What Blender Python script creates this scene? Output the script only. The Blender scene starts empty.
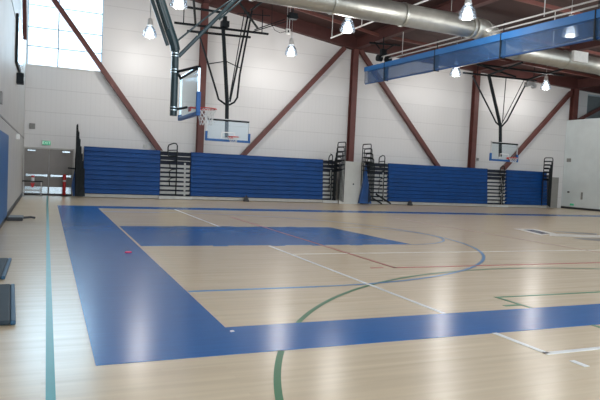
import bpy, bmesh, math, random
from mathutils import Vector, Matrix
random.seed(7)
S = bpy.context.scene
COL = S.collection

# ---------------------------------------------------------------- camera
cd = bpy.data.cameras.new('camera'); cam = bpy.data.objects.new('camera', cd); COL.objects.link(cam)
F_ = Vector((0.39417603, 0.91779091, -0.04780272)); R_ = Vector((0.9187298, -0.39217147, 0.04622878)); U_ = Vector((-0.02368149, 0.06214007, 0.99778645))
cam.matrix_world = Matrix(((R_.x, U_.x, -F_.x, 0), (R_.y, U_.y, -F_.y, 0), (R_.z, U_.z, -F_.z, 1.5155), (0, 0, 0, 1)))
cd.sensor_width = 36; cd.lens = 36 * 593.08 / 600; cd.clip_start = 0.05; cd.clip_end = 300
S.camera = cam
# ---------------------------------------------------------------- daylight
w = bpy.data.worlds.new('world'); S.world = w; w.use_nodes = True
wn = w.node_tree.nodes; bg = wn['Background']
bg.inputs[0].default_value = (0.80, 0.91, 1.0, 1); bg.inputs[1].default_value = 3.0
def area(name, loc, rot, sx, sy, power, colr):
    l = bpy.data.lights.new(name, 'AREA'); l.shape = 'RECTANGLE'; l.size = sx; l.size_y = sy; l.energy = power; l.color = colr
    o = bpy.data.objects.new(name, l); COL.objects.link(o); o.location = loc; o.rotation_euler = rot
    return o
# daylight through the high corner window; the camera-side wall is left out so sky light fills the hall
area('window_daylight', (0.62, 28.3, 7.1), (math.radians(-70), 0, 0), 2.9, 3.1, 330, (0.60, 0.84, 1.0))
S.view_settings.view_transform = 'Standard'; S.view_settings.look = 'None'
S.view_settings.exposure = 0.0; S.view_settings.gamma = 1.0; S.view_settings.use_curve_mapping = False
LAMP_POWER = 150.0

# ---------------------------------------------------------------- materials
def mat(name, col, rough=.5, metal=0., var=.06, scale=6., emis=None, estr=0, alpha=1., trans=0., spec=.5, stretch=(1, 1, 1), bump=0.):
    m = bpy.data.materials.new(name); m.use_nodes = True
    n = m.node_tree.nodes; l = m.node_tree.links; b = n['Principled BSDF']
    tc = n.new('ShaderNodeTexCoord'); mp = n.new('ShaderNodeMapping'); mp.inputs['Scale'].default_value = stretch
    nz = n.new('ShaderNodeTexNoise'); nz.inputs['Scale'].default_value = scale; nz.inputs['Detail'].default_value = 3
    l.new(tc.outputs['Object'], mp.inputs[0]); l.new(mp.outputs[0], nz.inputs['Vector'])
    rp = n.new('ShaderNodeValToRGB'); c = Vector(col)
    rp.color_ramp.elements[0].position = .3; rp.color_ramp.elements[1].position = .7
    rp.color_ramp.elements[0].color = (*(c * (1 - var)), 1); rp.color_ramp.elements[1].color = (*(c * (1 + var)), 1)
    l.new(nz.outputs['Fac'], rp.inputs[0]); l.new(rp.outputs[0], b.inputs['Base Color'])
    b.inputs['Roughness'].default_value = rough; b.inputs['Metallic'].default_value = metal
    b.inputs['Alpha'].default_value = alpha; b.inputs['Transmission Weight'].default_value = trans
    b.inputs['Specular IOR Level'].default_value = spec
    if emis: b.inputs['Emission Color'].default_value = (*emis, 1); b.inputs['Emission Strength'].default_value = estr
    if bump:
        bp = n.new('ShaderNodeBump'); bp.inputs['Strength'].default_value = bump; l.new(nz.outputs['Fac'], bp.inputs['Height']); l.new(bp.outputs[0], b.inputs['Normal'])
    return m

def math_node(n, l, op, a, b=None, c=None):
    x = n.new('ShaderNodeMath'); x.operation = op
    for i, v in enumerate((a, b, c)):
        if v is None: continue
        if isinstance(v, (int, float)): x.inputs[i].default_value = v
        else: l.new(v, x.inputs[i])
    return x.outputs[0]

def wood_floor():
    m = bpy.data.materials.new('maple floor'); m.use_nodes = True
    n = m.node_tree.nodes; l = m.node_tree.links; b = n['Principled BSDF']
    tc = n.new('ShaderNodeTexCoord')
    br = n.new('ShaderNodeTexBrick'); br.offset = .37; br.inputs['Scale'].default_value = 1
    br.inputs['Brick Width'].default_value = 1.3; br.inputs['Row Height'].default_value = .057
    br.inputs['Mortar Size'].default_value = .0; br.inputs['Bias'].default_value = 0
    br.inputs['Color1'].default_value = (.71, .58, .41, 1); br.inputs['Color2'].default_value = (.75, .625, .45, 1)
    l.new(tc.outputs['Object'], br.inputs['Vector'])
    mp = n.new('ShaderNodeMapping'); mp.inputs['Scale'].default_value = (.5, 9, 1)
    nz = n.new('ShaderNodeTexNoise'); nz.inputs['Scale'].default_value = 1.3; nz.inputs['Detail'].default_value = 4
    l.new(tc.outputs['Object'], mp.inputs[0]); l.new(mp.outputs[0], nz.inputs['Vector'])
    rp = n.new('ShaderNodeValToRGB'); rp.color_ramp.elements[0].position = .3; rp.color_ramp.elements[1].position = .7
    rp.color_ramp.elements[0].color = (.92, .91, .90, 1); rp.color_ramp.elements[1].color = (1.05, 1.05, 1.05, 1)
    l.new(nz.outputs['Fac'], rp.inputs[0])
    mx = n.new('ShaderNodeMix'); mx.data_type = 'RGBA'; mx.blend_type = 'MULTIPLY'; mx.inputs['Factor'].default_value = 1
    l.new(br.outputs['Color'], mx.inputs['A']); l.new(rp.outputs[0], mx.inputs['B'])
    l.new(mx.outputs['Result'], b.inputs['Base Color'])
    b.inputs['Roughness'].default_value = .24; b.inputs['Specular IOR Level'].default_value = .26
    return m

def block_wall():
    m = bpy.data.materials.new('painted panel wall'); m.use_nodes = True
    n = m.node_tree.nodes; l = m.node_tree.links; b = n['Principled BSDF']
    tc = n.new('ShaderNodeTexCoord'); sp = n.new('ShaderNodeSeparateXYZ'); l.new(tc.outputs['Object'], sp.inputs[0])
    z = sp.outputs[2]
    # horizontal joints
    fr = math_node(n, l, 'FRACT', math_node(n, l, 'DIVIDE', math_node(n, l, 'ADD', z, 10 - 5.47 + .97 * 6 - 10), .97))
    jt = math_node(n, l, 'LESS_THAN', fr, .035)
    # faint vertical flutes of the acoustic panels
    xy = math_node(n, l, 'ADD', sp.outputs[0], sp.outputs[1])
    f2 = math_node(n, l, 'LESS_THAN', math_node(n, l, 'FRACT', math_node(n, l, 'DIVIDE', xy, .2)), .16)
    low = math_node(n, l, 'LESS_THAN', z, 5.47)
    vj = math_node(n, l, 'LESS_THAN', math_node(n, l, 'FRACT', math_node(n, l, 'DIVIDE', xy, 1.96)), .012)
    dark = math_node(n, l, 'ADD', math_node(n, l, 'MULTIPLY', jt, .14), math_node(n, l, 'MULTIPLY', math_node(n, l, 'MULTIPLY', f2, low), .03))
    dark = math_node(n, l, 'ADD', dark, math_node(n, l, 'MULTIPLY', low, .06))
    dark = math_node(n, l, 'ADD', dark, math_node(n, l, 'MULTIPLY', vj, .02))
    nz = n.new('ShaderNodeTexNoise'); nz.inputs['Scale'].default_value = .7; nz.inputs['Detail'].default_value = 4
    l.new(tc.outputs['Object'], nz.inputs['Vector'])
    dark = math_node(n, l, 'ADD', dark, math_node(n, l, 'MULTIPLY', nz.outputs['Fac'], .06))
    mx = n.new('ShaderNodeMix'); mx.data_type = 'RGBA'; l.new(dark, mx.inputs['Factor'])
    mx.inputs['A'].default_value = (.76, .745, .735, 1); mx.inputs['B'].default_value = (.12, .11, .11, 1)
    l.new(mx.outputs['Result'], b.inputs['Base Color'])
    b.inputs['Roughness'].default_value = .42; b.inputs['Specular IOR Level'].default_value = .35
    return m

def duct_mat():
    m = mat('galvanised spiral duct', (.46, .46, .42), .42, .8, .10, 3)
    n = m.node_tree.nodes; l = m.node_tree.links; b = n['Principled BSDF']
    tc = n['Texture Coordinate']; wv = n.new('ShaderNodeTexWave'); wv.inputs['Scale'].default_value = 2.2; wv.bands_direction = 'X'
    l.new(tc.outputs['Object'], wv.inputs['Vector'])
    bp = n.new('ShaderNodeBump'); bp.inputs['Strength'].default_value = .07; bp.inputs['Distance'].default_value = .03
    l.new(wv.outputs['Fac'], bp.inputs['Height']); l.new(bp.outputs[0], b.inputs['Normal'])
    return m

M = dict(
    floor=wood_floor(), wall=block_wall(), duct=duct_mat(),
    lwall=mat('smooth side wall paint', (.46, .45, .43), .5, 0, .05, 1.2),
    rwall=mat('pale blue grey side wall paint', (.70, .76, .76), .6, 0, .04, 1.5),
    deck=mat('dark red brown roof deck', (.050, .020, .017), .75, 0, .2, 2, stretch=(1, 12, 1)),
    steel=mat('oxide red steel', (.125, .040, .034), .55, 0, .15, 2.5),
    rsteel=mat('shaded roof steel', (.075, .023, .020), .65, 0, .15, 2.5),  # same red steel, with the shade under the roof put into its colour
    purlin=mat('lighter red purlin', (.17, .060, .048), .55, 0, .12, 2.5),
    black=mat('black painted steel', (.008, .012, .015), .55, 0, .3, 8, spec=.25),
    dkteal=mat('dark green grey steel', (.022, .050, .060), .3, 0, .2, 5),
    white=mat('white painted metal', (.80, .80, .78), .4),
    conduit=mat('galvanised pipe', (.62, .62, .62), .4, .3),
    court=mat('court blue paint', (.005, .135, .44), .22, 0, .07, 3, stretch=(.6, 8, 1), spec=.15),
    line_blue=mat('light blue line paint', (.06, .25, .52), .3),
    line_white=mat('white line paint', (.86, .88, .88), .3),
    line_dim=mat('worn white line paint', (.80, .78, .72), .35),
    line_green=mat('green line paint', (.008, .17, .06), .35),
    line_teal=mat('teal line paint', (.015, .27, .26), .35),
    line_red=mat('red line paint', (.42, .05, .04), .3),
    line_faint=mat('worn maroon line paint', (.45, .27, .22), .3),
    navy=mat('navy emblem paint', (.02, .035, .09), .25),
    bench=mat('blue bleacher plastic', (.002, .055, .225), .5, 0, .12, 2, spec=.3),
    gap=mat('dark bleacher gap', (.006, .012, .03), .7),
    kick=mat('pale kickboard', (.46, .45, .42), .5),
    stepgrey=mat('grey aisle tread', (.55, .56, .55), .5, 0, .1, 5),
    tarp=mat('blue vinyl', (.012, .08, .28), .45, 0, .15, 4),
    pad=mat('blue wall pad vinyl', (.012, .11, .30), .45, 0, .08, 2),
    cream=mat('cream panel', (.60, .60, .56), .5, 0, .04, 3),
    greyp=mat('grey end panel', (.24, .235, .22), .55, 0, .08, 3),
    door=mat('taupe door paint', (.24, .22, .205), .45, 0, .05, 2),
    frame=mat('door frame paint', (.42, .41, .38), .45),
    alu=mat('brushed metal', (.62, .70, .74), .22, .8),
    mullion=mat('pale window mullion', (.42, .52, .58), .5),
    red=mat('red plastic', (.55, .02, .02), .4),
    rimred=mat('orange red rim paint', (.62, .05, .04), .4),
    net=mat('white net cord', (.75, .75, .72), .7),
    bluepad=mat('blue edge padding', (.006, .11, .38), .45),
    mats=mat('dark slate mat vinyl', (.018, .035, .05), .6, 0, .12, 6),
    matedge=mat('blue mat edge', (.03, .10, .18), .5),
    base=mat('black rubber base', (.03, .03, .035), .5),
    gwin=mat('grey window panel', (.17, .20, .21), .35),
    pink=mat('pink wrapper', (.7, .05, .18), .5),
    paper=mat('white paper', (.85, .85, .85), .6),
    green_lit=mat('lit green sign', (.06, .42, .24), .5, emis=(.10, .60, .32), estr=.16),
    letter=mat('pale sign lettering', (.8, 1, .9), .5, emis=(.7, 1, .85), estr=.3),
    bulb=mat('lit lamp core', (1, 1, 1), .5, emis=(1, .985, .95), estr=5),
    curtain=mat('blue mesh curtain', (.018, .10, .27), .6, 0, .2, 2, alpha=.55),
    hem=mat('blue curtain hem', (.008, .135, .40), .55, 0, .06, 3),
)
def glass(name, tint=(.93, .97, 1), mixf=.12, rough=.05):
    m = bpy.data.materials.new(name); m.use_nodes = True
    n = m.node_tree.nodes; l = m.node_tree.links; n.remove(n['Principled BSDF'])
    out = n['Material Output']; t = n.new('ShaderNodeBsdfTransparent'); g = n.new('ShaderNodeBsdfGlossy'); mx = n.new('ShaderNodeMixShader')
    t.inputs[0].default_value = (*tint, 1); g.inputs['Roughness'].default_value = rough; g.inputs[0].default_value = (.9, .95, 1, 1)
    mx.inputs[0].default_value = mixf
    l.new(t.outputs[0], mx.inputs[1]); l.new(g.outputs[0], mx.inputs[2]); l.new(mx.outputs[0], out.inputs[0])
    return m
M['glass'] = glass('window glass'); M['bbglass'] = glass('backboard glass', (.88, .93, .95), .03, .12)
M['bell'] = glass('prismatic lamp glass', (.80, .83, .86), .30, .25)

# ---------------------------------------------------------------- mesh builder
class MB:
    def __init__(s): s.bm = bmesh.new()
    def box(s, x0, x1, y0, y1, z0, z1):
        v = [s.bm.verts.new((x, y, z)) for x in (x0, x1) for y in (y0, y1) for z in (z0, z1)]
        for f in ((0, 1, 3, 2), (4, 6, 7, 5), (0, 4, 5, 1), (2, 3, 7, 6), (0, 2, 6, 4), (1, 5, 7, 3)): s.bm.faces.new([v[i] for i in f])
        return s
    def prism(s, pts, d):      # polygon of 3D points, extruded by vector d
        a = [s.bm.verts.new(p) for p in pts]; b = [s.bm.verts.new(Vector(p) + Vector(d)) for p in pts]
        s.bm.faces.new(a); s.bm.faces.new(b[::-1]); n = len(a)
        for i in range(n): s.bm.faces.new((a[i], b[i], b[(i + 1) % n], a[(i + 1) % n]))
        return s
    def tube(s, pts, r, n=8, closed=False, r2=None, caps=True):
        pts = [Vector(p) for p in pts]; rings = []; N = len(pts); prev = None
        for i, p in enumerate(pts):
            if closed: d = pts[(i + 1) % N] - pts[i - 1]
            else: d = (pts[min(i + 1, N - 1)] - pts[max(i - 1, 0)])
            d.normalize()
            if prev is None:
                a = Vector((0, 0, 1)) if abs(d.z) < .9 else Vector((1, 0, 0)); u = d.cross(a).normalized()
            else:
                u = (prev - d * prev.dot(d)).normalized()
            prev = u; v = d.cross(u); rr = r if r2 is None else r + (r2 - r) * i / (N - 1)
            rings.append([s.bm.verts.new(p + rr * (math.cos(2 * math.pi * k / n + math.pi / n) * u + math.sin(2 * math.pi * k / n + math.pi / n) * v)) for k in range(n)])
        for i in range(N if closed else N - 1):
            a, b = rings[i], rings[(i + 1) % N]
            for k in range(n): s.bm.faces.new((a[k], a[(k + 1) % n], b[(k + 1) % n], b[k]))
        if not closed and caps: s.bm.faces.new(rings[0][::-1]); s.bm.faces.new(rings[-1])
        return s
    def lathe(s, prof, c=(0, 0, 0), n=24):
        rings = [[s.bm.verts.new((c[0] + r * math.cos(2 * math.pi * k / n), c[1] + r * math.sin(2 * math.pi * k / n), c[2] + z)) for k in range(n)] for r, z in prof]
        for a, b in zip(rings, rings[1:]):
            for k in range(n): s.bm.faces.new((a[k], a[(k + 1) % n], b[(k + 1) % n], b[k]))
        return s
    def build(s, name, m, parent=None, smooth=False, bevel=0, loc=None):
        bmesh.ops.recalc_face_normals(s.bm, faces=s.bm.faces)
        me = bpy.data.meshes.new(name); s.bm.to_mesh(me); s.bm.free()
        if smooth:
            for p in me.polygons: p.use_smooth = True
        me.materials.append(m)
        o = bpy.data.objects.new(name, me); COL.objects.link(o)
        if parent: o.parent = parent
        if loc: o.location = loc
        if bevel:
            b = o.modifiers.new('bevel', 'BEVEL'); b.width = bevel; b.segments = 2; b.limit_method = 'ANGLE'
        return o
def ring(c, r, n=32, axis='z'):
    return [(c[0] + r * math.cos(2 * math.pi * k / n), c[1] + r * math.sin(2 * math.pi * k / n), c[2]) for k in range(n)]
def tag(o, label=None, cat=None, group=None, kind=None):
    if label: o['label'] = label
    if cat: o['category'] = cat
    if group: o['group'] = group
    if kind: o['kind'] = kind
    return o
def thing(name, label, cat, loc=(0, 0, 0), group=None):
    o = bpy.data.objects.new(name, None); COL.objects.link(o); o.location = loc; o.empty_display_size = .1
    return tag(o, label, cat, group)
def struct(o): o['kind'] = 'structure'; return o
def copy_tree(o, parent=None):
    c = o.copy(); COL.objects.link(c)
    if parent: c.parent = parent
    for ch in list(o.children): copy_tree(ch, c)
    return c
_bends = lambda a, b, t: tuple(a[i] + (b[i] - a[i]) * t for i in range(3))

# ================================================================= SETTING
YW = 27.7; XL = -.9; XR = 29.7
def roofz(x):
    P = [(-1.3, 10.21), (14.3, 7.95), (30, 7.42), (37, 7.2)]
    for (a, za), (b, zb) in zip(P, P[1:]):
        if x <= b: return za + (zb - za) * (x - a) / (b - a)
    return P[-1][1]
fl = struct(MB().box(-1.2, 37, -4, 28, -.1, 0).build('floor', M['floor']))
m = MB()
def wallpiece(m, x0, x1, z0, top=None):
    xs = [x0] + [x for x in (14.3, 30) if x0 < x < x1] + [x1]
    for a, b in zip(xs, xs[1:]):
        ta, tb = (top, top) if top else (roofz(a) + .9, roofz(b) + .9)
        m.prism([(a, YW, z0), (b, YW, z0), (b, YW, tb), (a, YW, ta)], (0, .35, 0))
wallpiece(m, -1.2, -.86, 0); wallpiece(m, -.86, 2.14, 0, 5.5); wallpiece(m, -.86, 2.14, 8.75); wallpiece(m, 2.14, 31.35, 0)
wallpiece(m, 31.35, 33.2, 0, 5.7); wallpiece(m, 31.35, 33.2, 7.25); wallpiece(m, 33.2, 37, 0)
struct(m.build('wall_back', M['wall']))
lw = struct(MB().box(-1.2, XL, -4, YW - .01, 0, 11).build('wall_left', M['lwall']))
MB().box(XL, XL + .012, -4, YW - .02, 2.36, 2.40).build('reveal_line', M['greyp'], lw)
MB().box(XL, XL + .010, -4, 18.9, 5.45, 5.48).build('reveal_line', M['greyp'], lw)
struct(MB().box(XL, XL + .025, -4, YW - .03, 0, .13).build('baseboard_left', M['base']))
struct(MB().box(XR, XR + .9, -4, YW - .01, 0, 5.46).build('wall_right', M['rwall']))
struct(MB().box(XR - .02, XR, -4, YW - .03, 0, .12).build('baseboard_right', M['base']))
struct(MB().box(36.7, 37, -4, YW - .01, 0, 9).build('wall_far_right', M['lwall']))
m = MB()
for a, b in ((-1.3, 14.3), (14.3, 30), (30, 37)):
    m.prism([(a, -4, roofz(a) + .62), (b, -4, roofz(b) + .62), (b, -4, roofz(b) + .75), (a, -4, roofz(a) + .75)], (0, 32.2, 0))
struct(m.build('ceiling', M['deck']))

# window_1: tall corner window
m = MB()
for z in (5.5, 6.29, 7.08, 8.0): m.box(-.86, 2.14, YW + .08, YW + .15, z - .02, z + .02)
m.box(.32, .37, YW + .08, YW + .15, 5.5, 8.75); m.box(2.10, 2.14, YW + .08, YW + .15, 5.5, 8.75); m.box(-.86, -.82, YW + .08, YW + .15, 5.5, 8.75)
wf = struct(m.build('window_1', M['mullion']))
MB().box(-.85, 2.13, YW + .10, YW + .115, 5.5, 8.74).build('window_pane', M['glass'], wf)
MB().box(-.9, 2.2, YW - .05, YW + .06, 5.45, 5.5).build('window_sill', M['white'], wf)
m = MB()
m.box(31.35, 33.2, YW + .05, YW + .12, 5.7, 5.78); m.box(31.35, 33.2, YW + .05, YW + .12, 7.17, 7.25); m.box(31.35, 31.43, YW + .05, YW + .12, 5.7, 7.25)
wf2 = struct(m.build('window_2', M['mullion']))
MB().box(31.4, 33.2, YW + .12, YW + .15, 5.7, 7.25).build('window_pane', M['gwin'], wf2)

# court painting (marks on the floor)
def fbox(x0, x1, y0, y1, z, name, m_): return MB().box(x0, x1, y0, y1, 0, z).build(name, m_, fl)
x0, yf, yn = 1.60, 20.63, 5.39; bl = .373
m = MB(); z = .0030
m.box(bl, 36, yf, 21.55, 0, z); m.box(bl, 36, 4.58, yn, 0, z); m.box(bl, x0, yn, yf, 0, z)
m.build('court_border', M['court'], fl)
m = MB(); m.prism([(x0 + .05, 11.19, 0), (x0 + 5.97, 11.19, 0), (x0 + 5.70, 14.81, 0), (x0 + .05, 14.81, 0)], (0, 0, .0022))
for xx in (3.0, 4.2, 5.1, 6.0):
    m.box(xx, xx + .3, 14.81, 14.90, 0, .0022); m.box(xx, xx + .3, 11.10, 11.19, 0, .0022)
m.build('key_paint', M['court'], fl)
def arc(cx, cy, r, w_, a0, a1, name, m_, z=.0028, n=64):
    m = MB(); A = [math.radians(a0 + (a1 - a0) * i / n) for i in range(n + 1)]
    for a, b in zip(A, A[1:]):
        m.bm.faces.new([m.bm.verts.new((cx + q * math.cos(t), cy + q * math.sin(t), z)) for q, t in ((r - w_ / 2, a), (r + w_ / 2, a), (r + w_ / 2, b), (r - w_ / 2, b))])
    bmesh.ops.remove_doubles(m.bm, verts=m.bm.verts, dist=1e-5)
    return m.build(name, m_, fl)
arc(7.49, 13.0, 1.86, .05, -90, 90, 'free_throw_arc', M['line_blue'])
arc(3.32, 13.12, 6.05, .06, -90, 90, 'three_point_arc', M['line_blue'], .0034)
fbox(x0 + .02, 3.34, 7.04, 7.10, .0034, 'three_point_line', M['line_blue'])
fbox(x0 + .02, 3.34, 19.14, 19.20, .0034, 'three_point_line', M['line_blue'])
arc(7.4, 1.75, 6.22, .055, 40, 90, 'cross_court_arc', M['line_green'], .0026)
arc(7.4, 1.75, 6.22, .055, 90, 144.2, 'cross_court_arc', M['line_green'], .0026)
arc(7.4, 1.75, 6.22, .055, 153, 180, 'cross_court_arc', M['line_green'], .0026, 24)
fbox(5.40, 9.3, 5.98, 6.03, .0026, 'cross_court_lane_line', M['line_green'])
fbox(5.40, 5.45, 5.39, 5.98, .0026, 'cross_court_lane_line', M['line_green'])
fbox(5.46, 5.51, 1, 4.58, .0026, 'cross_court_lane_line', M['line_green'])
fbox(5.16, 5.40, 5.54, 5.60, .0026, 'lane_block_mark', M['line_green'])
fbox(.03, .09, -2, YW - .4, .0024, 'sideline_stripe', M['line_teal'])
for a, b in ((3.90, 4.58), (5.39, 11.1), (14.9, yf)): fbox(4.11, 4.17, a, b, .0036, 'volleyball_line', M['line_white'])
fbox(4.11, 22, 3.87, 3.93, .0036, 'volleyball_line', M['line_white'])
fbox(4.16, 4.22, 3.52, 3.68, .0036, 'volleyball_tick', M['line_white'])
fbox(4.17, 24, 9.94, 9.975, .0036, 'volleyball_line', M['line_dim'])
fbox(5.31, 5.36, 8.30, 17.83, .0042, 'badminton_line', M['line_red'])
fbox(5.31, 24, 8.30, 8.35, .0042, 'badminton_line', M['line_red'])
fbox(4.90, 5.13, 8.34, 8.38, .0042, 'badminton_tick', M['line_red'])
fbox(11.55, 11.59, 9.0, 18.2, .0040, 'worn_line', M['line_faint'])
# centre emblem, as far as it is in view: white outlined navy star shape
def poly(pts, z, name, m_, sub=fl):
    m = MB(); m.bm.faces.new([m.bm.verts.new((x, y, z)) for x, y in pts]); return m.build(name, m_, sub)
def grow(pts, k):
    cx = sum(p[0] for p in pts) / len(pts); cy = sum(p[1] for p in pts) / len(pts)
    return [(cx + (x - cx) * k, cy + (y - cy) * k) for x, y in pts]
E1 = [(14.0, 14.49), (14.37, 14.45), (13.98, 13.38), (13.5, 13.22)]
poly([(13.85, 14.75), (14.66, 14.68), (14.25, 13.38), (13.2, 12.95)], .0020, 'emblem_outline', M['line_dim']); poly(E1, .0030, 'emblem_shape', M['navy'])
poly([(13.97, 13.4), (14.72, 13.12), (15.59, 12.97), (16.8, 12.7), (16.2, 12.1), (14.82, 12.32), (14.05, 12.52), (13.35, 12.77)], .0022, 'emblem_outline', M['line_dim'])
poly([(14.74, 14.11), (15.36, 13.85), (15.97, 13.4), (15.56, 13.05), (14.96, 13.5)], .0024, 'emblem_shape', M['greyp'])
poly([(13.68, 12.29), (14.59, 12.13), (15.6, 11.9), (15.0, 11.5), (13.96, 11.6), (13.66, 11.83)], .0024, 'emblem_shape', M['greyp'])

# doors
for i, (a, b) in enumerate(((-.86, .095), (.105, 1.04))):
    d = struct(MB().box(a, b, YW - .05, YW - .002, .05, 1.97).build('door_%d' % (i + 1), M['door']))
    h = MB().box(a + .06, b - .04, YW - .12, YW - .08, .80, .89)
    h.box(a + .08, a + .14, YW - .09, YW - .04, .78, .91); h.box(b - .12, b - .05, YW - .09, YW - .04, .78, .91)
    h.build('push_bar', M['alu'], d, bevel=.008)
    MB().box(a + .03, b - .03, YW - .062, YW - .05, .08, .36).build('kick_plate', M['alu'], d)
    cl = MB().box(a + .12 if i == 0 else b - .42, a + .42 if i == 0 else b - .12, YW - .12, YW - .05, 1.86, 1.92)
    cl.tube([(a + .3 if i == 0 else b - .3, YW - .1, 1.9), (a + .45 if i == 0 else b - .45, YW - .16, 1.93), (a + .3 if i == 0 else b - .3, YW - .05, 1.95)], .01, 6)
    cl.build('door_closer', M['alu'], d)
m = MB(); m.box(-.9, -.86, YW - .07, YW, 0, 2.03); m.box(1.04, 1.10, YW - .07, YW, 0, 2.03); m.box(-.86, 1.04, YW - .07, YW, 1.97, 2.03)
struct(m.build('trim_1', M['frame']))
struct(MB().box(-.86, 1.04, YW - .09, YW - .002, 0, .05).build('trim_2', M['base']))

# ================================================================= STEEL
def ibeam_y(x, zb, y0, y1, w_=.3, h=.55, t=.03):
    m = MB(); m.box(x - w_ / 2, x + w_ / 2, y0, y1, zb, zb + t); m.box(x - w_ / 2, x + w_ / 2, y0, y1, zb + h - t, zb + h)
    m.box(x - t / 2, x + t / 2, y0, y1, zb + t, zb + h - t); return m
colx = [(6.58, 'left'), (14.54, 'middle'), (22.42, 'right')]
cl_lab = {6.58: 'red steel column on the back wall, first from the left, behind the hanging hoops',
          14.54: 'red steel column rising above the cream leaning panel',
          22.42: 'red steel column on the back wall just left of the farthest right hoop'}
for x, nm in colx:
    m = MB(); y0, y1 = YW - .33, YW - .01
    m.box(x - .15, x + .15, y0, y0 + .03, 0, roofz(x)); m.box(x - .15, x + .15, y1 - .03, y1, 0, roofz(x)); m.box(x - .02, x + .02, y0 + .03, y1 - .03, 0, roofz(x))
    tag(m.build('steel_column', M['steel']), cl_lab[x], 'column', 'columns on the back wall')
m = MB(); m.box(29.86, 30.24, YW - .33, YW - .30, 5.46, roofz(30)); m.box(29.86, 30.24, YW - .04, YW - .01, 5.46, roofz(30)); m.box(30.03, 30.07, YW - .3, YW - .04, 5.46, roofz(30))
tag(m.build('steel_column', M['steel']), 'short red steel column rising off the top of the low right wall', 'column', 'columns on the back wall')
def brace(a, b, r, label):
    m = MB(); yy = YW - .20
    m.tube([(a[0], yy, a[1]), (b[0], yy, b[1])], r, 4)
    tag(m.build('diagonal_brace', M['steel']), label, 'brace', 'diagonal braces on the back wall')
brace((-.72, 9.35), (6.35, .05), .15, 'red diagonal brace crossing in front of the corner window')
brace((13.90, 7.95), (6.78, .02), .15, 'red diagonal brace descending leftward from the middle column top')
brace((14.80, 7.95), (22.02, .03), .15, 'red diagonal brace descending rightward from the middle column top')
brace((29.70, 7.18), (22.95, .42), .15, 'red diagonal brace behind the farthest right hoop')
brace((30.4, 5.5), (34.2, 8.25 - .9), .12, 'short red diagonal brace crossing the small grey window at far right')
m = MB(); m.tube([(-.78, 22.6, 5.6), (-.78, 21.4, 6.9), (-.78, 19.9, 9.9)], .09, 4)
tag(m.build('diagonal_brace', M['steel']), 'red diagonal brace on the left wall above the scoreboard', 'brace')
gl = {-.72: 'red roof girder running above the left wall', 6.58: 'red roof girder above the near left hoop', 14.54: 'red roof girder running out from the middle column above the folded blue curtain',
      22.42: 'red roof girder running out from the column by the farthest hoop', 30.05: 'red roof girder above the low right wall'}
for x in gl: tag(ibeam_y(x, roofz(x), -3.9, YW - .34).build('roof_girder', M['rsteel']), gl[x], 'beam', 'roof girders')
# purlins across the bays
def slope_beam(a, b, y, zo, h, w_, m):
    m.prism([(a, y - w_ / 2, roofz(a) + zo), (b, y - w_ / 2, roofz(b) + zo), (b, y - w_ / 2, roofz(b) + zo + h), (a, y - w_ / 2, roofz(a) + zo + h)], (0, w_, 0))
gx = [-.56, 6.42, 6.74, 14.3, 14.7, 22.26, 22.58, 29.89]
plab = {24.8: 'farthest row of lighter red purlin below the roof deck', 20.9: 'second purlin row in from the back wall', 17.0: 'third purlin row, just in front of the duct', 13.1: 'fourth purlin row from the back wall', 9.2: 'fifth purlin row from the back wall', 5.3: 'purlin row nearest the camera'}
for y in (24.8, 20.9, 17.0, 13.1, 9.2, 5.3):
    m = MB()
    for a, b in ((-.56, 6.42), (6.74, 14.3), (14.7, 22.26), (22.58, 29.89)): slope_beam(a, b, y, .12, .13, .10, m)
    tag(m.build('roof_purlin', M['purlin']), plab[y] if y != 24.8 else 'lighter red purlin row nearest the back wall, below the roof deck', 'beam', 'roof purlins')
m = MB()
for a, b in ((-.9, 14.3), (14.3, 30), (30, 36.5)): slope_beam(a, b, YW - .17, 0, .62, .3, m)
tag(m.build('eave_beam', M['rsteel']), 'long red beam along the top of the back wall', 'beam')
# cross bracing rods in the roof plane
for (a, b, lab) in (((14.4, 21.0), (22.3, 24.6), 'red diagonal roof rod between curtain and right hoop'), ((6.8, 24.6), (14.2, 21.1), 'red diagonal roof rod between left hoop and middle girder'), ((22.6, 20.9), (29.8, 24.6), 'red diagonal roof rod above the farthest lamp')):
    m = MB(); m.tube([(a[0], a[1], roofz(a[0]) + .2), (b[0], b[1], roofz(b[0]) + .2)], .06, 6)
    tag(m.build('roof_rod', M['purlin']), lab, 'rod', 'roof bracing rods')

# ================================================================= DUCT
t = thing('spiral_duct', 'large silver spiral air duct hung under the roof with a jog in the middle', 'duct', (11, 17.4, 7))
def dtube(name, pts, r=.375, n=28, m_=None):
    return MB().tube([(p[0] - 11, p[1] - 17.4, p[2] - 7) for p in pts], r, n).build(name, m_ or M['duct'], t, smooth=False)
def smooth(o):
    for p in o.data.polygons: p.use_smooth = len(p.vertices) == 4
    return o
zd = 7.0
smooth(dtube('duct_run', [(-.2, 17.25, zd), (14.0, 17.6, zd)]))
elb = [(14.0, 17.6, zd), (14.35, 17.66, zd), (14.75, 17.85, zd), (15.15, 18.1, zd), (16.0, 18.75, zd), (16.6, 19.2, zd), (17.0, 19.45, zd), (17.5, 19.6, zd), (17.9, 19.65, zd)]
smooth(dtube('duct_elbow', elb, .378))
smooth(dtube('duct_run', [(17.9, 19.65, zd), (29.6, 20.6, zd)], .37))
for x, y in ((2.5, 17.32), (5.6, 17.4), (8.3, 17.46), (11.0, 17.53), (13.9, 17.6)):
    dtube('duct_flange', [(x - .04, y, zd), (x + .04, y, zd)], .405, 28)
for x in (18.0, 20.9, 23.6, 26.4):
    y = 19.65 + (x - 17.9) * .0812; dtube('duct_flange', [(x - .04, y, zd), (x + .04, y, zd)], .40, 28)
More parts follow.
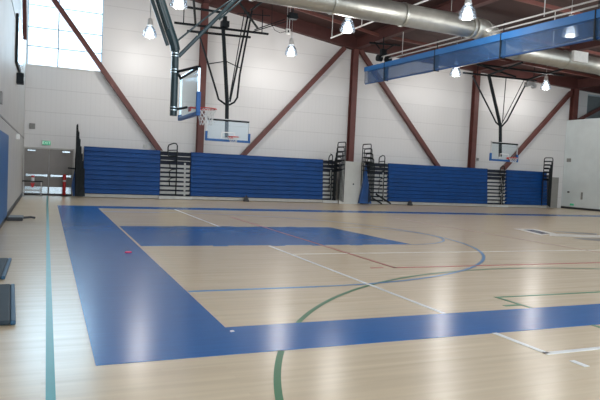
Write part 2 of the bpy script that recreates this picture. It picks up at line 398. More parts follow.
for p in ((14.6, 17.78), (15.2, 18.13), (16.1, 18.82), (16.9, 19.4)):
    dtube('duct_flange', [(p[0] - .02, p[1] - .015, zd), (p[0] + .02, p[1] + .015, zd)], .40, 28)
m = MB(); m.box(21.0 - 11, 21.85 - 11, 19.42 - 17.4, 19.56 - 17.4, -.12, .34); m.build('air_register', M['white'], t)
for x in (3, 9.6, 12.9):
    dtube('hanger_rod', [(x, 17.4, zd + .37), (x, 17.4, roofz(x) + .62)], .012, 6)
for x in (19.5, 25):
    dtube('hanger_rod', [(x, 19.9, zd + .37), (x, 19.9, roofz(x) + .62)], .012, 6)

# ================================================================= LAMPS
def make_lamp():
    t = thing('bay_lamp', 'x', 'lamp', (0, 0, 0), 'high bay lamps under the roof')
    # origin = centre of bell
    MB().lathe([(0, .50), (.075, .50), (.09, .47), (.11, .27), (.13, .235), (.10, .21), (0, .21)], n=20).build('lamp_housing', M['white'], t, smooth=True)
    MB().lathe([(.10, .22), (.15, .18), (.21, .08), (.265, -.06), (.285, -.18), (.275, -.235), (.268, -.235), (.275, -.18), (.255, -.06), (.20, .08), (.14, .17), (.09, .21)], n=28).build('lamp_glass', M['bell'], t, smooth=True)
    MB().lathe([(0, .15), (.05, .13), (.10, .05), (.145, -.06), (.165, -.15), (.14, -.195), (0, -.205)], n=20).build('lamp_core', M['bulb'], t, smooth=True)
    return t
lamps = [((10.12, 19.85, 7.0), 'glowing bell lamp hanging just below the duct'),
         ((10.07, 25.25, 7.0), 'glowing bell lamp right of the far left hoop, below the junction box'),
         ((12.55, 16.05, 7.02), 'glowing bell lamp in front of the duct where it bends, at the top edge'),
         ((19.05, 25.05, 7.0), 'glowing bell lamp just under the folded blue curtain'),
         ((17.0, 15.95, 7.0), 'glowing bell lamp seen through the folded blue curtain'),
         ((25.6, 25.5, 7.0), 'glowing bell lamp to the right of the farthest hoop, lowest of the lamps'),
         ((3.78, 25.25, 7.0), 'glowing bell lamp against the white wall left of the near hoop mast'),
         ((3.92, 20.1, 7.03), 'glowing bell lamp half cut by the top edge above the near hoop')]
L0 = make_lamp()
for i, (p, lab) in enumerate(lamps):
    o = L0 if i == 0 else copy_tree(L0)
    o.location = p; o['label'] = lab
    h = roofz(p[0]) + .62 - p[2]
    st = MB().tube([(0, 0, .5), (0, 0, h)], .014, 6).build('lamp_stem', M['conduit'], o)
    l = bpy.data.lights.new('lamp_light', 'POINT'); l.energy = LAMP_POWER; l.color = (1, .975, .94); l.shadow_soft_size = .25; l.specular_factor = .22
    lo = bpy.data.objects.new('lamp_light', l); COL.objects.link(lo); lo.location = (p[0], p[1], p[2] - .52)
# fixtureless point lights added out of view for evenness, continuing the lamp rows
for p in ((3.9, 14.5, 7.2), (3.9, 8.5, 7.4), (10.1, 8.5, 7.0), (10.1, 2.5, 7.0), (17, 9, 6.9), (24.5, 19, 6.9), (24.5, 12, 6.9), (3.9, 2.0, 7.4)):
    l = bpy.data.lights.new('lamp_light', 'POINT'); l.energy = LAMP_POWER; l.color = (1, .975, .94); l.shadow_soft_size = .25; l.specular_factor = .22
    lo = bpy.data.objects.new('lamp_light', l); COL.objects.link(lo); lo.location = p

# ================================================================= DIVIDER CURTAIN
t = thing('divider_curtain', 'folded blue mesh divider curtain hanging under the roof along midcourt', 'curtain', (14.4, 19, 6))
m = MB(); c0, c1 = 7.4, 26.0
def czt(y): return 6.50 + .28 * (y - 12.5) / 13.5          # underside follows the rails
N = 46
def sheet(m, xo, zlo, zhi, amp, ph):
    V = []
    for i in range(N + 1):
        y = c0 + (c1 - c0) * i / N - 19
        V.append([m.bm.verts.new((xo + amp * math.sin(i * 1.1 + ph + k), y, czt(y + 19) - 6 + zlo + (zhi - zlo) * k / 3 + .015 * math.sin(i * .7 + k))) for k in range(4)])
    for a, b in zip(V, V[1:]):
        for k in range(3): m.bm.faces.new((a[k], b[k], b[k + 1], a[k + 1]))
sheet(m, -.09, -.80, -.02, .015, 0); sheet(m, .09, -.80, -.02, .02, 1)
for i in range(1):
    pass
m.build('mesh_fold', M['curtain'], t)
m = MB()
ya, yb = c0 - 19, c1 - 19
for xo in (-.10, .10):
    m.prism([(xo - .014, ya, czt(c0) - 6 - .24), (xo - .014, yb, czt(c1) - 6 - .20), (xo - .014, yb, czt(c1) - 6 + .01), (xo - .014, ya, czt(c0) - 6 + .01)], (.028, 0, 0))
m.build('curtain_hem', M['hem'], t)
m = MB()
m.tube([(-.0, ya, czt(c0) - 6 - .79), (0, yb, czt(c1) - 6 - .79)], .035, 8)
m.build('bottom_pipe', M['tarp'], t)
for y in (8.5, 12.55, 16.4, 20.2, 24.1):
    yy = y - 19; zt = czt(y) - 6
    MB().box(-.125, .125, yy - .02, yy + .02, zt - .84, zt + .02).box(-.012, .012, yy - .012, yy + .012, zt, zt + .45).build('lift_strap', M['black'], t)
for xo, dz in ((-.16, .26), (.16, .20)):
    m = MB(); m.tube([(xo, -14, czt(5) - 6 + dz), (xo, yb - 1.2, czt(c1) - 6 + dz)], .028, 8)
    m.build('support_rail', M['conduit'], t)
for y in (10.5, 14.6, 18.7, 22.8):
    MB().tube([(0, y - 19, czt(y) - 6 + .24), (0, y - 19, 1.9)], .018, 6).build('hanger_rod', M['conduit'], t)
# curtain hoist
t = thing('curtain_hoist', 'black curtain hoist with two round drums under the middle girder', 'hoist', (14.36, 24.4, 7.0))
MB().tube([(-.3, 0, -.02), (-.06, 0, -.02)], .15, 16).build('drum', M['black'], t)
MB().tube([(.10, -.1, -.05), (.36, -.1, -.05)], .15, 16).build('drum', M['black'], t)
MB().box(-.12, .16, -.08, .12, .1, .42).tube([(0, 0, .4), (0, 0, .98)], .03, 6).build('motor_box', M['black'], t, bevel=.02)
MB().tube([(-.75, 0, .62), (.9, 0, .70)], .045, 8).tube([(-.5, 0, .7), (-.2, 0, .42)], .03, 6).tube([(.6, 0, .7), (.2, 0, .42)], .03, 6).build('hoist_frame', M['black'], t)

# ================================================================= HOOPS
def tubes(name, L, r, m_, t, org, n=8):
    m = MB()
    for pts in L: m.tube([tuple(Vector(p) - Vector(org)) for p in pts], r, n)
    return m.build(name, m_, t)
def net_mesh(c, r, h, n=12, rows=5):
    m = MB()
    def pt(k, j, off=0):
        a = 2 * math.pi * (k + off) / n; f = j / rows; rr = r * (1 - .42 * f ** .8)
        return (c[0] + rr * math.cos(a), c[1] + rr * math.sin(a), c[2] - h * f)
    for j in range(rows):
        o0 = .5 * (j % 2); o1 = .5 * ((j + 1) % 2)
        for k in range(n):
            m.tube([pt(k, j, o0), pt(k, j + 1, o1)], .0065, 3, caps=False)
            m.tube([pt(k, j, o0), pt(k + (1 if o0 else -1), j + 1, o1)], .0065, 3, caps=False)
    return m
# near hoop, facing +x
org = (3.2, 14.75, 2.76)
t = thing('basketball_hoop', 'near hanging basketball hoop seen from the side, with net and blue padded glass backboard', 'basketball hoop', org)
BX = 3.2; ya, yb, za, zb = 13.72, 15.78, 2.76, 3.86
o = lambda *p: tuple(Vector(p) - Vector(org))
m = MB(); m.box(0, .015, ya - org[1] + .04, yb - org[1] - .04, .04, zb - za - .04)
bb = m.build('backboard', M['bbglass'], t)
m = MB()
for (y0, y1, z0, z1) in ((ya, yb, zb - .05, zb), (ya, ya + .05, za, zb), (yb - .05, yb, za, zb), (ya, yb, za, za + .05)):
    m.box(-.02, .035, y0 - org[1], y1 - org[1], z0 - za, z1 - za)
m.build('board_frame', M['alu'], bb)
m = MB()
m.box(-.04, .06, ya - org[1] - .03, yb - org[1] + .03, -.05, .045)
m.box(-.04, .06, ya - org[1] - .03, ya - org[1] + .055, .0, .50); m.box(-.04, .06, yb - org[1] - .055, yb - org[1] + .03, .0, .10)
m.build('edge_padding', M['bluepad'], bb, bevel=.015)
rc = (.45, -.03, .22)
m = MB(); m.tube(ring(rc, .25, 32), .014, 8, closed=True)
m.tube([(0.02, -.14, .22), (.23, -.17, .22)], .012, 6); m.tube([(0.02, .08, .22), (.23, .12, .22)], .012, 6); m.box(.015, .05, -.13, .07, .12, .23)
m.build('rim', M['rimred'], t, smooth=False)
net_mesh((rc[0], rc[1], rc[2] - .01), .245, .40).build('net', M['net'], t)
MX = 2.84
m = MB(); m.tube([o(MX, 14.75, 2.74), o(MX, 14.75, 4.38)], .088, 12).build('lower_mast', M['dkteal'], t)
m = MB(); m.tube([o(MX, 14.75, 4.33), o(2.80, 14.75, 4.5), o(2.66, 14.75, 4.85), o(1.13, 14.75, 9.0)], .115, 12).build('upper_mast', M['dkteal'], t)
tubes('mast_stay', [[(2.66, 14.85, 4.45), (.86, 14.85, 9.0)], [(2.62, 14.6, 4.80), (1.0, 14.6, 9.0)]], .045, M['dkteal'], t, org)
for z_ in (2.88, 2.95, 3.80, 3.87, 4.19, 4.26):
    MB().tube([o(MX, 14.75, z_ - .011), o(MX, 14.75, z_ + .011)], .10, 12).build('mast_clamp', M['alu'], t)
# board mounting arms
tubes('mount_arm', [[(MX + .05, 14.75, 3.82), (BX - .02, 13.8, 3.84)], [(MX + .05, 14.75, 3.82), (BX - .02, 15.7, 3.82)], [(MX + .05, 14.75, 2.90), (BX - .02, 14.75, 2.98)], [(BX - .03, 13.8, 3.8), (BX - .03, 15.7, 3.8)]], .032, M['black'], t, org)
tubes('drop_brace', [[(2.92, 14.75, 4.20), (4.29, 14.75, 5.78), (6.4, 14.75, 8.25)]], .05, M['dkteal'], t, org)
tubes('drop_brace', [[(2.84, 14.75, 4.54), (3.55, 14.75, 5.22), (4.19, 14.75, 5.76), (6.4, 14.75, 7.6)]], .024, M['dkteal'], t, org)
tubes('drop_brace', [[(3.95, 14.95, 5.28), (4.5, 14.95, 5.84), (6.5, 14.95, 7.9)]], .024, M['dkteal'], t, org)
tubes('ceiling_pipe', [[(-.5, 14.75, 9.05), (1.4, 14.75, 9.05)], [(6.4, 13.9, 8.2), (6.4, 15.6, 8.2)]], .05, M['dkteal'], t, org)

# far hoops, facing the camera
def far_hoop(org, label, mast, braces, thin, pipes, bx0, bx1, z0, z1, rx, rz):
    t = thing('basketball_hoop', label, 'basketball hoop', org, 'far cross court hoops')
    o = lambda *p: tuple(Vector(p) - Vector(org))
    y = org[1]; m = MB(); a, b = bx0 - org[0], bx1 - org[0]; c, d = z0 - org[2], z1 - org[2]
    bb = m.box(a + .03, b - .03, -.008, .008, c + .03, d - .03).build('backboard', M['bbglass'], t)
    m = MB(); m.box(a, b, -.02, .03, d - .05, d); m.box(a, a + .04, -.02, .03, c, d); m.box(b - .04, b, -.02, .03, c, d)
    m.box(a, b, -.02, .03, c, c + .04); m.build('board_frame', M['conduit'], bb)
    MB().box(a + .05, b - .05, -.07, -.025, d - .10, d - .03).build('top_rail', M['black'], bb)
    m = MB(); k = (a + b) / 2
    m.box(k - .3, k + .3, -.014, -.009, c + .33, c + .37); m.box(k - .3, k - .26, -.014, -.009, c + .1, c + .37); m.box(k + .26, k + .3, -.014, -.009, c + .1, c + .37)
    m.build('target_square', M['white'], bb)
    m = MB(); m.box(a - .04, b + .04, -.06, .05, c - .05, c + .05); m.box(a - .04, a + .05, -.06, .05, c, c + .36); m.box(b - .05, b + .04, -.06, .05, c, c + .36)
    m.build('edge_padding', M['bluepad'], bb, bevel=.015)
    rc = (rx - org[0], -.42, rz - org[2])
    m = MB(); m.tube(ring(rc, .23, 28), .014, 6, closed=True); m.tube([(rc[0] - .1, -.02, rc[2]), (rc[0] - .12, -.23, rc[2])], .012, 6); m.tube([(rc[0] + .1, -.02, rc[2]), (rc[0] + .12, -.23, rc[2])], .012, 6)
    m.box(rc[0] - .1, rc[0] + .1, -.05, -.015, rc[2] - .07, rc[2] + .03)
    m.build('rim', M['rimred'], t)
    net_mesh((rc[0], rc[1], rc[2] - .01), .225, .22, 10, 3).build('net', M['net'], t)
    MB().tube([o(*p) for p in mast], .085, 10).build('mast', M['black'], t)
    for p in braces: MB().tube([o(*q) for q in p], .042, 8).build('drop_brace', M['black'], t)
    for p in thin: MB().tube([o(*q) for q in p], .022, 6).build('tie_rod', M['black'], t)
    for p in pipes: MB().tube([o(*q) for q in p], .05, 8).build('ceiling_pipe', M['black'], t)
    return t
Y = 25.0
t = far_hoop((7.1, 24.85, 2.7), 'far left hanging basketball hoop facing the camera, behind the near hoop', [(6.80, Y, 7.45), (7.10, Y, 4.4), (7.14, Y, 2.85)],
    [[(5.73, Y, 7.2), (6.62, Y, 4.75), (6.72, Y, 4.45), (7.05, Y, 4.25)],
     [(8.05, Y, 8.4), (7.62, Y, 5.6), (7.55, Y, 4.6), (7.42, Y, 4.38), (7.2, Y, 4.25)],
     [(8.0, Y + .3, 8.4), (7.25, Y + .1, 4.4)]],
    [[(6.22, Y, 5.9), (6.98, Y, 6.10), (7.70, Y, 5.86)], [(7.68, Y - .2, 8.4), (7.2, Y, 4.5)], [(5.1, Y, 8.6), (5.1, Y, 7.4)], [(8.55, Y, 8.5), (8.55, Y, 7.5)], [(8.1, Y, 7.5), (10.0, Y, 8.3)],
     [(8.2, Y, 7.6), (9.6, Y, 8.25)], [(7.4, Y, 8.2), (8.9, Y, 8.3)]],
    [[(4.72, Y, 7.42), (8.85, Y, 7.5)], [(5.3, Y + .2, 7.2), (8.1, Y + .2, 7.3)], [(4.45, Y - .3, 8.05), (6.6, Y - .3, 8.05)], [(8.0, Y, 8.42), (8.0, Y - 3, 8.42)], [(4.7, Y - 3.2, 8.3), (5.6, Y, 7.5)], [(6.3, Y - 2.2, 8.6), (8.2, Y - .4, 7.6)]],
    6.20, 8.12, 2.70, 3.62, 7.28, 2.86)
MB().box(-.42, -.10, -.1, .2, 4.8, 5.05).box(-.35, -.2, -.05, .1, 5.05, 5.25).build('winch', M['black'], t)
Y2 = 25.0
t2 = far_hoop((22.35, 24.85, 2.6), 'far right hanging basketball hoop facing the camera above the aisle steps', [(21.15, Y2, 6.98), (22.0, Y2, 4.75), (22.12, Y2, 4.40), (22.24, Y2, 2.8)],
    [[(20.1, Y2, 6.85), (21.62, Y2, 4.85), (21.8, Y2, 4.60), (22.1, Y2, 4.42)], [(23.8, Y2, 7.0), (22.55, Y2, 4.75), (22.18, Y2, 4.38)]],
    [[(22.3, Y2, 6.98), (22.24, Y2, 4.6)], [(23.7, Y2 + .2, 7.0), (22.15, Y2, 4.45)], [(20.4, Y2, 8.34), (20.4, Y2, 6.9)], [(24.2, Y2, 8.2), (24.2, Y2, 6.9)]],
    [[(19.5, Y2, 6.95), (24.4, Y2, 7.05)], [(19.5, Y2 - 1.4, 7.15), (24.9, Y2 - 1.4, 7.2)], [(21.1, Y2, 7.0), (21.1, Y2 - 2.4, 7.3)], [(23.8, Y2, 7.05), (23.8, Y2 - 2.4, 7.3)], [(19.2, Y2 - .7, 7.4), (22.3, Y2 - .7, 6.95)]],
    21.45, 23.26, 2.60, 3.56, 22.62, 2.76)
MB().box(1.25, 1.75, -.12, .2, 4.1, 4.3).tube([(1.3, -.1, 4.15), (1.3, .1, 4.15)], .12, 12).tube([(1.75, -.1, 4.1), (1.75, .1, 4.1)], .12, 12).build('winch', M['conduit'], t2)

# ================================================================= PIPES, BOXES UP HIGH
def pipe(name, pts, r, lab, hang=()):
    t = thing(name, lab, 'pipe', pts[0])
    MB().tube([tuple(Vector(p) - Vector(pts[0])) for p in pts], r, 8).build('pipe_run', M['white'], t)
    for p in hang: MB().tube([tuple(Vector(p) - Vector(pts[0])), (p[0] - pts[0][0], p[1] - pts[0][1], roofz(p[0]) + .62 - pts[0][2])], .016, 6).build('pipe_hanger', M['white'], t)
pipe('sprinkler_pipe', [(11.67, 24.49, 7.6), (11.9, 16.9, 7.6)], .032, 'white sprinkler pipe passing behind the lamp below the duct', [(11.67, 24.4, 7.6), (11.7, 21.7, 7.6)])
pipe('sprinkler_pipe', [(18.42, 24.2, 7.0), (18.72, 14, 7.0)], .035, 'white sprinkler pipe running below the curtain toward the right edge', [(18.5, 22, 7.0), (18.62, 18.3, 7.0)])
t = thing('junction_box', 'small white junction box hanging on two conduits above a lamp', 'electrical box', (9.38, 24, 7.38))
MB().box(-.1, .1, -.06, .06, 0, .22).build('box_body', M['white'], t, bevel=.01)
MB().box(-.03, .03, -.07, -.055, .06, .15).build('outlet', M['black'], t)
MB().tube([(-.05, 0, .22), (-.05, 0, 1.9)], .014, 6).tube([(.06, 0, .22), (.06, 0, 1.9)], .014, 6).build('conduit', M['conduit'], t)
MB().tube([(-.1, 0, .1), (-.35, 0, 0), (-.6, 0, .08), (-.75, 0, .3), (-.78, 0, 1.9)], .012, 6).build('loose_cable', M['black'], t)
m = MB(); m.box(-.18, .18, -.12, .12, 0, .25).tube([(0, 0, .25), (0, 0, 1.1)], .03, 6).tube([(-.25, 0, .1), (.25, 0, .12)], .05, 8)
tag(m.build('pulley_block', M['black'], loc=(9.45, 23.7, 7.95)), 'dark pulley block hanging above the white junction box', 'pulley')

# ================================================================= BLEACHERS
YB = 26.7; ROWS = 10; ZK = .17; H = 2.17; RH = (H - ZK) / ROWS
def row(x0, x1, i, t, org, m_):
    z0 = ZK + i * RH; y = YB + .018 * i
    m = MB()
    # moulded bench nose: slanted face with rounded top lip
    prof = [(y + .0, z0 + .012), (y - .008, z0 + .03), (y - .008, z0 + RH - .05), (y - .02, z0 + RH - .035), (y - .02, z0 + RH - .008), (y - .01, z0 + RH), (y + .25, z0 + RH), (y + .25, z0 + .012)]
    m.prism([(x0 - org[0], a - org[1], b) for a, b in prof], (x1 - x0, 0, 0))
    return m.build('bench_row', m_, t)
def steps(x0, x1, t, org):
    for i in range(10):
        z0 = ZK + .0 + i * RH; y = YB + .10 + .018 * i
        m = MB(); m.box(x0 + .04 - org[0], x1 - .04 - org[0], y - org[1], y + .3 - org[1], z0 + RH * .36, z0 + RH * .95)
        m.box(x0 + .04 - org[0], x1 - .04 - org[0], y - .10 - org[1], y - org[1], z0 + RH * .82, z0 + RH * .95)
        if i < 8:
            m.box(x1 - .30 - org[0], x1 - .22 - org[0], y - .02 - org[1], y - org[1], z0 + RH * .0, z0 + RH * .45)
        m.build('aisle_step', M['stepgrey'], t)
    MB().box(x0 - .03 - org[0], x1 + .05 - org[0], YB - .10 - org[1], YB + .3 - org[1], 0.02, .15).build('bottom_step', M['stepgrey'], t)
def uframe(m, x, y0, y1, z0, z1, r=.028, bars=0, yo=0.):
    c = .09
    m.tube([(x, y0, z0), (x, y0, z1 - c), (x, y0 + c * .3, z1 - c * .3), (x, y0 + c, z1), (x, y1 - c, z1), (x, y1 - c * .3, z1 - c * .3), (x, y1, z1 - c), (x, y1, z0)], r, 6)
    for k in range(bars):
        zz = z1 - .22 - k * .22; m.tube([(x, y0, zz), (x, y1, zz)], r * .8, 6)
def aislerail(x, xs, ztop, t, org):
    m = MB(); y = YB - .06 - org[1]
    x -= org[0]; xs -= org[0]
    # front view hoop: post on the right, loop folded over to the left
    m.tube([(x, y, .17), (x, y, ztop - .10), (x - .05, y, ztop - .02), (x - .14, y, ztop), (xs + .12, y, ztop - .05), (xs + .03, y, ztop - .10), (xs, y, ztop - .2), (xs, y, ztop - .52), (xs + .06, y, ztop - .60), (x, y, ztop - .56)], .028, 6)
    m.tube([(xs + .02, y, ztop - .33), (x, y, ztop - .30)], .022, 6)
    m.build('aisle_rail', M['black'], t)
    for k in range(3):
        zt = 1.72 - k * .38; m = MB()
        m.tube([(xs + .15, y + .12, zt - .36), (xs + .10, y + .05, zt - .08), (xs + .2, y + .03, zt), (x, y + .03, zt + .03)], .022, 6)
        m.build('aisle_rail', M['black'], t)
def endstack(xc, dx, t, org, n=5, ztop=3.06, dz=.25, y0=25.9, y1=26.75, lean=0.):
    for k in range(n):
        m = MB(); x = xc + dx * k - org[0]; zt = ztop - dz * k
        uframe(m, x, y0 + .02 * k - org[1], y1 - .05 * k - org[1], .12 + .03 * k, zt, .026, bars=max(2, 6 - k))
        m.build('end_rail', M['black'], t)

def bank(label, org, X0, X1, blues, slots):
    t = thing('bleacher_bank', label, 'bleachers', org)
    MB().box(X0 - org[0], X1 - org[0], YB + .22 - org[1], YW - .40 - org[1], .05, H - .03).build('bleacher_frame', M['gap'], t)
    for a, b in blues:
        for i in range(ROWS): row(a, b, i, t, org, M['bench'])
        MB().box(a - org[0], b - org[0], YB + .01 - org[1], YB + .2 - org[1], .025, ZK - .01).build('kickboard', M['kick'], t)
        MB().box(a + .01 - org[0], b - .01 - org[0], YB + .195 - org[1], YB + .22 - org[1], ZK, H - .04).build('riser_backing', M['gap'], t)
    for a, b in slots: steps(a, b, t, org)
    return t
o1 = (7.4, 27.0, 0)
b1 = bank('long folded blue bleacher bank left of the cream panel', o1, 1.46, 13.45, [(1.46, 4.65), (6.05, 12.68)], [(4.65, 6.05), (12.68, 13.45)])
aislerail(5.36, 4.95, 2.52, b1, o1)
aislerail(13.10, 12.90, 2.46, b1, o1)
endstack(13.42, -.06, b1, o1)
endstack(1.14, .05, b1, o1, n=7, ztop=3.02, dz=.3, y0=26.0, y1=26.72)
m = MB(); m.prism([(1.05 - o1[0], 26.45 - o1[1], .06), (1.38 - o1[0], 26.45 - o1[1], .06), (1.30 - o1[0], 26.5 - o1[1], 1.6), (1.18 - o1[0], 26.5 - o1[1], 2.1), (1.10 - o1[0], 26.48 - o1[1], 1.2), (.98 - o1[0], 26.45 - o1[1], .5)], (0, .25, 0))
m.build('end_curtain', M['tarp'], b1)
m = MB(); m.prism([(1.10 - o1[0], 26.02 - o1[1], .08), (1.50 - o1[0], 26.02 - o1[1], .08), (1.40 - o1[0], 26.2 - o1[1], 1.3), (1.17 - o1[0], 26.4 - o1[1], 2.98), (1.08 - o1[0], 26.3 - o1[1], 1.6)], (0, .04, 0))
m.build('end_netting', M['black'], b1)
MB().tube([(.82 - o1[0], 26.4 - o1[1], 1.22), (1.2 - o1[0], 26.4 - o1[1], 1.20)], .03, 6).build('rail_catch', M['black'], b1)
o2 = (21, 27.0, 0)
b2 = bank('folded blue bleacher bank right of the cream panel', o2, 15.25, 27.5, [(16.50, 23.02), (24.42, 27.5)], [(15.25, 16.50), (23.02, 24.42)])
aislerail(16.12, 15.78, 2.55, b2, o2)
aislerail(24.05, 23.75, 2.38, b2, o2)
for k in range(3): MB().tube([(23.95 - o2[0], YB - .05 - o2[1], .2 + .6 * k), (23.95 - o2[0], YB - .05 - o2[1], .7 + .6 * k)], .035, 6).build('rail_post', M['black'], b2)
endstack(14.85, .075, b2, o2, n=5, ztop=3.05, dz=.24)
MB().tube([(15.5 - o2[0], 26.3 - o2[1], .55), (16.4 - o2[0], 26.3 - o2[1], .08)], .045, 6).tube([(15.3 - o2[0], 26.35 - o2[1], .35), (15.9 - o2[0], 26.35 - o2[1], .06)], .04, 6).build('rail_strut', M['black'], b2)
endstack(27.18, -.05, b2, o2, n=4, ztop=3.0, dz=.2, y0=26.15, y1=26.8)
m = MB(); m.prism([(14.60 - o2[0], 26.34 - o2[1], .05), (15.29 - o2[0], 26.34 - o2[1], .05), (15.02 - o2[0], 26.4 - o2[1], 1.4), (14.93 - o2[0], 26.4 - o2[1], 2.0), (14.86 - o2[0], 26.4 - o2[1], 1.2)], (0, .2, 0))
m.build('end_curtain', M['tarp'], b2)
m = MB(); m.prism([(27.52 - o2[0], 26.75 - o2[1], .05), (28.38 - o2[0], 26.75 - o2[1], .05), (28.38 - o2[0], 26.75 - o2[1], 1.88), (27.66 - o2[0], 26.75 - o2[1], 1.88)], (0, .5, 0))
m.build('end_panel', M['greyp'], b2)

m = MB(); m.prism([(13.56, 26.6, 0), (14.74, 26.6, 0), (15.16, 26.9, 2.12), (13.80, 26.9, 2.16)], (0, .05, 0))
pn = tag(m.build('leaning_panel', M['cream']), 'tall cream panel leaning between the two bleacher banks', 'panel')
MB().tube([(14.40, 26.72, 1.0), (14.40, 26.80, 1.0)], .04, 12).build('latch_hole', M['black'], pn)

# ================================================================= SMALL THINGS
# exit sign with real lettering
def text_mesh(s, size, depth=.006):
    c = bpy.data.curves.new('t', 'FONT'); c.body = s; c.size = size; c.extrude = depth; c.align_x = 'CENTER'; c.align_y = 'CENTER'
    o = bpy.data.objects.new('t', c); COL.objects.link(o); bpy.context.view_layer.update()
    me = bpy.data.meshes.new_from_object(o.evaluated_get(bpy.context.evaluated_depsgraph_get()))
    bpy.data.objects.remove(o); return me
t = thing('exit_sign', 'green lit EXIT sign above the double doors', 'sign', (-.02, YW - .04, 2.235))
MB().box(-.19, .19, -.03, .035, -.12, .12).build('sign_housing', M['cream'], t, bevel=.01)
MB().box(-.16, .16, -.036, -.03, -.09, .09).build('sign_face', M['green_lit'], t)
me = text_mesh('EXIT', .16); me.materials.append(M['letter']); lo = bpy.data.objects.new('sign_lettering', me); COL.objects.link(lo); lo.parent = t
lo.location = (0, -.04, 0); lo.rotation_euler = (math.pi / 2, 0, 0)
t = thing('low_exit_sign', 'small green marker near the floor on the right wall', 'sign', (XR - .012, 26.85, .27))
MB().box(-.02, .01, -.14, .14, -.06, .06).build('sign_face', M['green_lit'], t, bevel=.005)
def wallbox(name, lab, cat, x0, x1, y0, y1, z0, z1, m_, knob=True):
    t = thing(name, lab, cat, ((x0 + x1) / 2, (y0 + y1) / 2, z0)); c = t.location
    MB().box(x0 - c.x, x1 - c.x, y0 - c.y, y1 - c.y, 0, z1 - z0).build('cover', m_, t, bevel=.008)
    return t
wallbox('wall_speaker', 'small grey square speaker on the back wall above left door', 'speaker', -.70, -.48, YW - .06, YW - .001, 2.80, 3.03, M['greyp'])
wallbox('fire_alarm', 'small pale box on the left wall above the blue pad end', 'alarm', XL + .001, XL + .10, 20.6, 20.9, 2.12, 2.28, M['white'])
wallbox('wall_plate', 'small grey plate on left wall near the top reveal', 'electrical box', XL + .001, XL + .05, 13.4, 13.65, 2.6, 2.85, M['greyp'])
wallbox('thermostat', 'small grey box highest on the right wall', 'thermostat', XR - .04, XR - .001, 27.15, 27.45, 2.88, 3.10, M['greyp'])
wallbox('wall_outlet', 'tiny dark square outlet on the right wall', 'outlet', XR - .03, XR - .001, 27.1, 27.25, .98, 1.07, M['black'])
wallbox('wall_bracket', 'thin grey vertical bracket on the right wall', 'bracket', XR - .06, XR - .001, 26.1, 26.2, .62, 1.05, M['greyp'])
wallbox('wall_outlet', 'tiny pale outlet on back wall above the first blue bleacher section', 'outlet', 4.02, 4.20, YW - .04, YW - .001, 2.28, 2.42, M['cream'])
wallbox('wall_outlet', 'tiny pale outlet on back wall under the far right backboard', 'outlet', 22.9, 23.05, YW - .04, YW - .001, 2.62, 2.78, M['greyp'])
# wall pad
m = MB(); m.box(XL + .001, XL + .05, 10.0, 16.0, .12, 2.07)
tag(m.build('wall_pad', M['pad'], bevel=.02), 'tall blue padded panel on the left wall', 'wall pad')
# panel seen edge on, high on the left wall
t = thing('scoreboard', 'dark framed scoreboard seen edge-on high on the left wall', 'scoreboard', (XL + .002, 20.6, 4.1))
MB().box(.001, .07, -1.6, 2.0, .15, 1.55).build('board_case', M['black'], t, bevel=.01)
MB().box(.07, .08, -1.5, 1.9, .22, 1.48).build('board_face', M['alu'], t)
t = thing('wall_horn', 'small black box below the scoreboard on the left wall', 'horn', (XL, 20.3, 3.80))
MB().box(.001, .2, -.2, .22, 0, .32).build('horn_case', M['black'], t, bevel=.01)
MB().box(.2, .205, -.1, .1, .1, .22).build('horn_grille', M['conduit'], t)
# floor mats by the left wall
for y0, y1, xr, lab in ((5.87, 7.63, -.34, 'dark slate floor mat at the left edge, the nearer of two'), (8.15, 9.66, -.44, 'dark slate floor mat at the left edge, the farther of two')):
    t = thing('floor_mat', lab, 'mat', (-.62 + (.075 if y0 < 7 else 0), (y0 + y1) / 2, 0), 'mats by the left wall')
    t.rotation_euler = (0, 0, .05 if y0 < 7 else 0)
    h = (y1 - y0) / 2
    MB().box(XL + .14 + .62, xr + .62 - .045, -h, h, .006, .05).build('mat_pad', M['mats'], t, bevel=.015)
    MB().box(xr + .62 - .045, xr + .62, -h, h, .006, .048).build('mat_edge', M['matedge'], t, bevel=.01)
# folding desk
t = thing('small_table', 'small folding table in front of the left door', 'table', (-.52, 26.6, 0))
MB().box(-.36, .40, -.25, .25, .60, .635).build('tabletop', M['black'], t, bevel=.008)
for x, y in ((-.32, -.2), (.34, -.2), (-.32, .2), (.34, .2)): MB().tube([(x, y, .0), (x, y, .60)], .02, 6).build('leg', M['conduit'], t)
MB().tube([(-.32, -.2, .25), (.34, -.2, .25)], .014, 6).tube([(-.32, .2, .25), (.34, .2, .25)], .014, 6).build('stretcher', M['conduit'], t)
t = thing('drink_cooler', 'small red and white cooler on the folding table', 'cooler', (-.50, 26.6, .636))
MB().lathe([(0, 0), (.06, 0), (.065, .02), (.065, .12), (.06, .14), (0, .14)], n=18).build('cooler_body', M['paper'], t, smooth=False)
MB().lathe([(0, .22), (.04, .22), (.065, .19), (.07, .14), (0, .14)], n=18).build('cooler_lid', M['red'], t)
t = thing('red_bag', 'small red bag hanging from the front of the folding table', 'bag', (-.50, 26.27, .26))
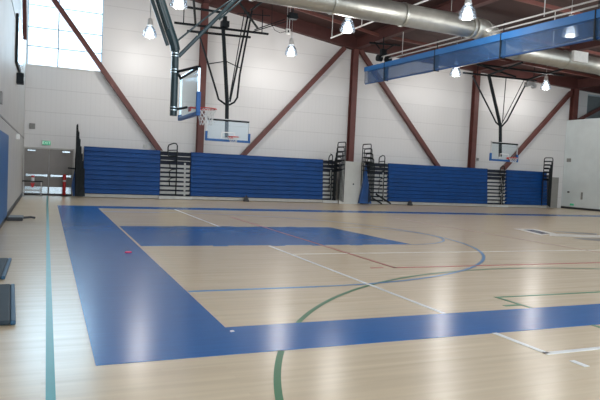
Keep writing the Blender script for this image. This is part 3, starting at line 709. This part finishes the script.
MB().prism([(-.07, 0, .28), (.07, 0, .29), (.04, 0, .13), (0, 0, .10), (-.04, 0, .13)], (0, .06, 0)).build('bag_body', M['red'], t, bevel=.015)
MB().tube([(-.08, .03, .26), (0, .03, .35), (.09, .03, .27)], .008, 6).build('bag_strap', M['red'], t)
t = thing('floor_post', 'red padded post standing by the right door', 'post', (.72, 27.25, 0))
MB().lathe([(0, 0), (.16, 0), (.16, .03), (.05, .05), (0, .05)], n=20).build('post_base', M['base'], t)
MB().lathe([(0, .05), (.065, .05), (.065, .88), (.05, .93), (0, .94)], n=16).build('post_pad', M['red'], t)
MB().lathe([(.067, .62), (.067, .68)], n=16).build('post_band', M['paper'], t)
# floor bits
t = thing('pad_stand', 'low black stand lying on the floor beside the wall pad', 'stand', (-.66, 16.2, 0))
MB().box(-.18, .16, -.32, .32, 0.0, .09).build('base_plate', M['base'], t, bevel=.01)
MB().tube([(-.1, .0, .03), (.33, .25, .05), (.42, .3, .03)], .03, 8).build('stand_leg', M['base'], t)
for x, y, lab in ((8.62, 26.45, 'black rubber bleacher stop on the floor, the left one'), (17.62, 26.35, 'black rubber bleacher stop on the floor, the right one')):
    t = thing('bleacher_stop', lab, 'stop block', (x, y, 0), 'bleacher stops')
    MB().box(-.12, .12, -.08, .08, 0, .10).box(-.09, .09, -.06, .06, .10, .22).build('stop_block', M['base'], t, bevel=.01)
    MB().tube([(0, 0, .22), (0, 0, .30)], .03, 8).build('stop_handle', M['base'], t)
m = MB(); m.prism([(-.06, -.03, .006), (0, -.05, .006), (.06, -.02, .006), (.05, .04, .006), (-.03, .05, .006)], (0, .0, .02))
tag(m.build('crumpled_wrapper', M['pink'], loc=(1.31, 10.34, 0), bevel=.006), 'small pink wrapper lying on the blue border', 'litter')
m = MB(); m.prism([(-.02, -.02, .005), (.02, -.015, .005), (.015, .02, .005), (-.015, .015, .005)], (0, 0, .006))
tag(m.build('paper_scrap', M['paper'], loc=(1.62, 5.23, 0)), 'white paper scrap at the inner corner of the blue border', 'litter')
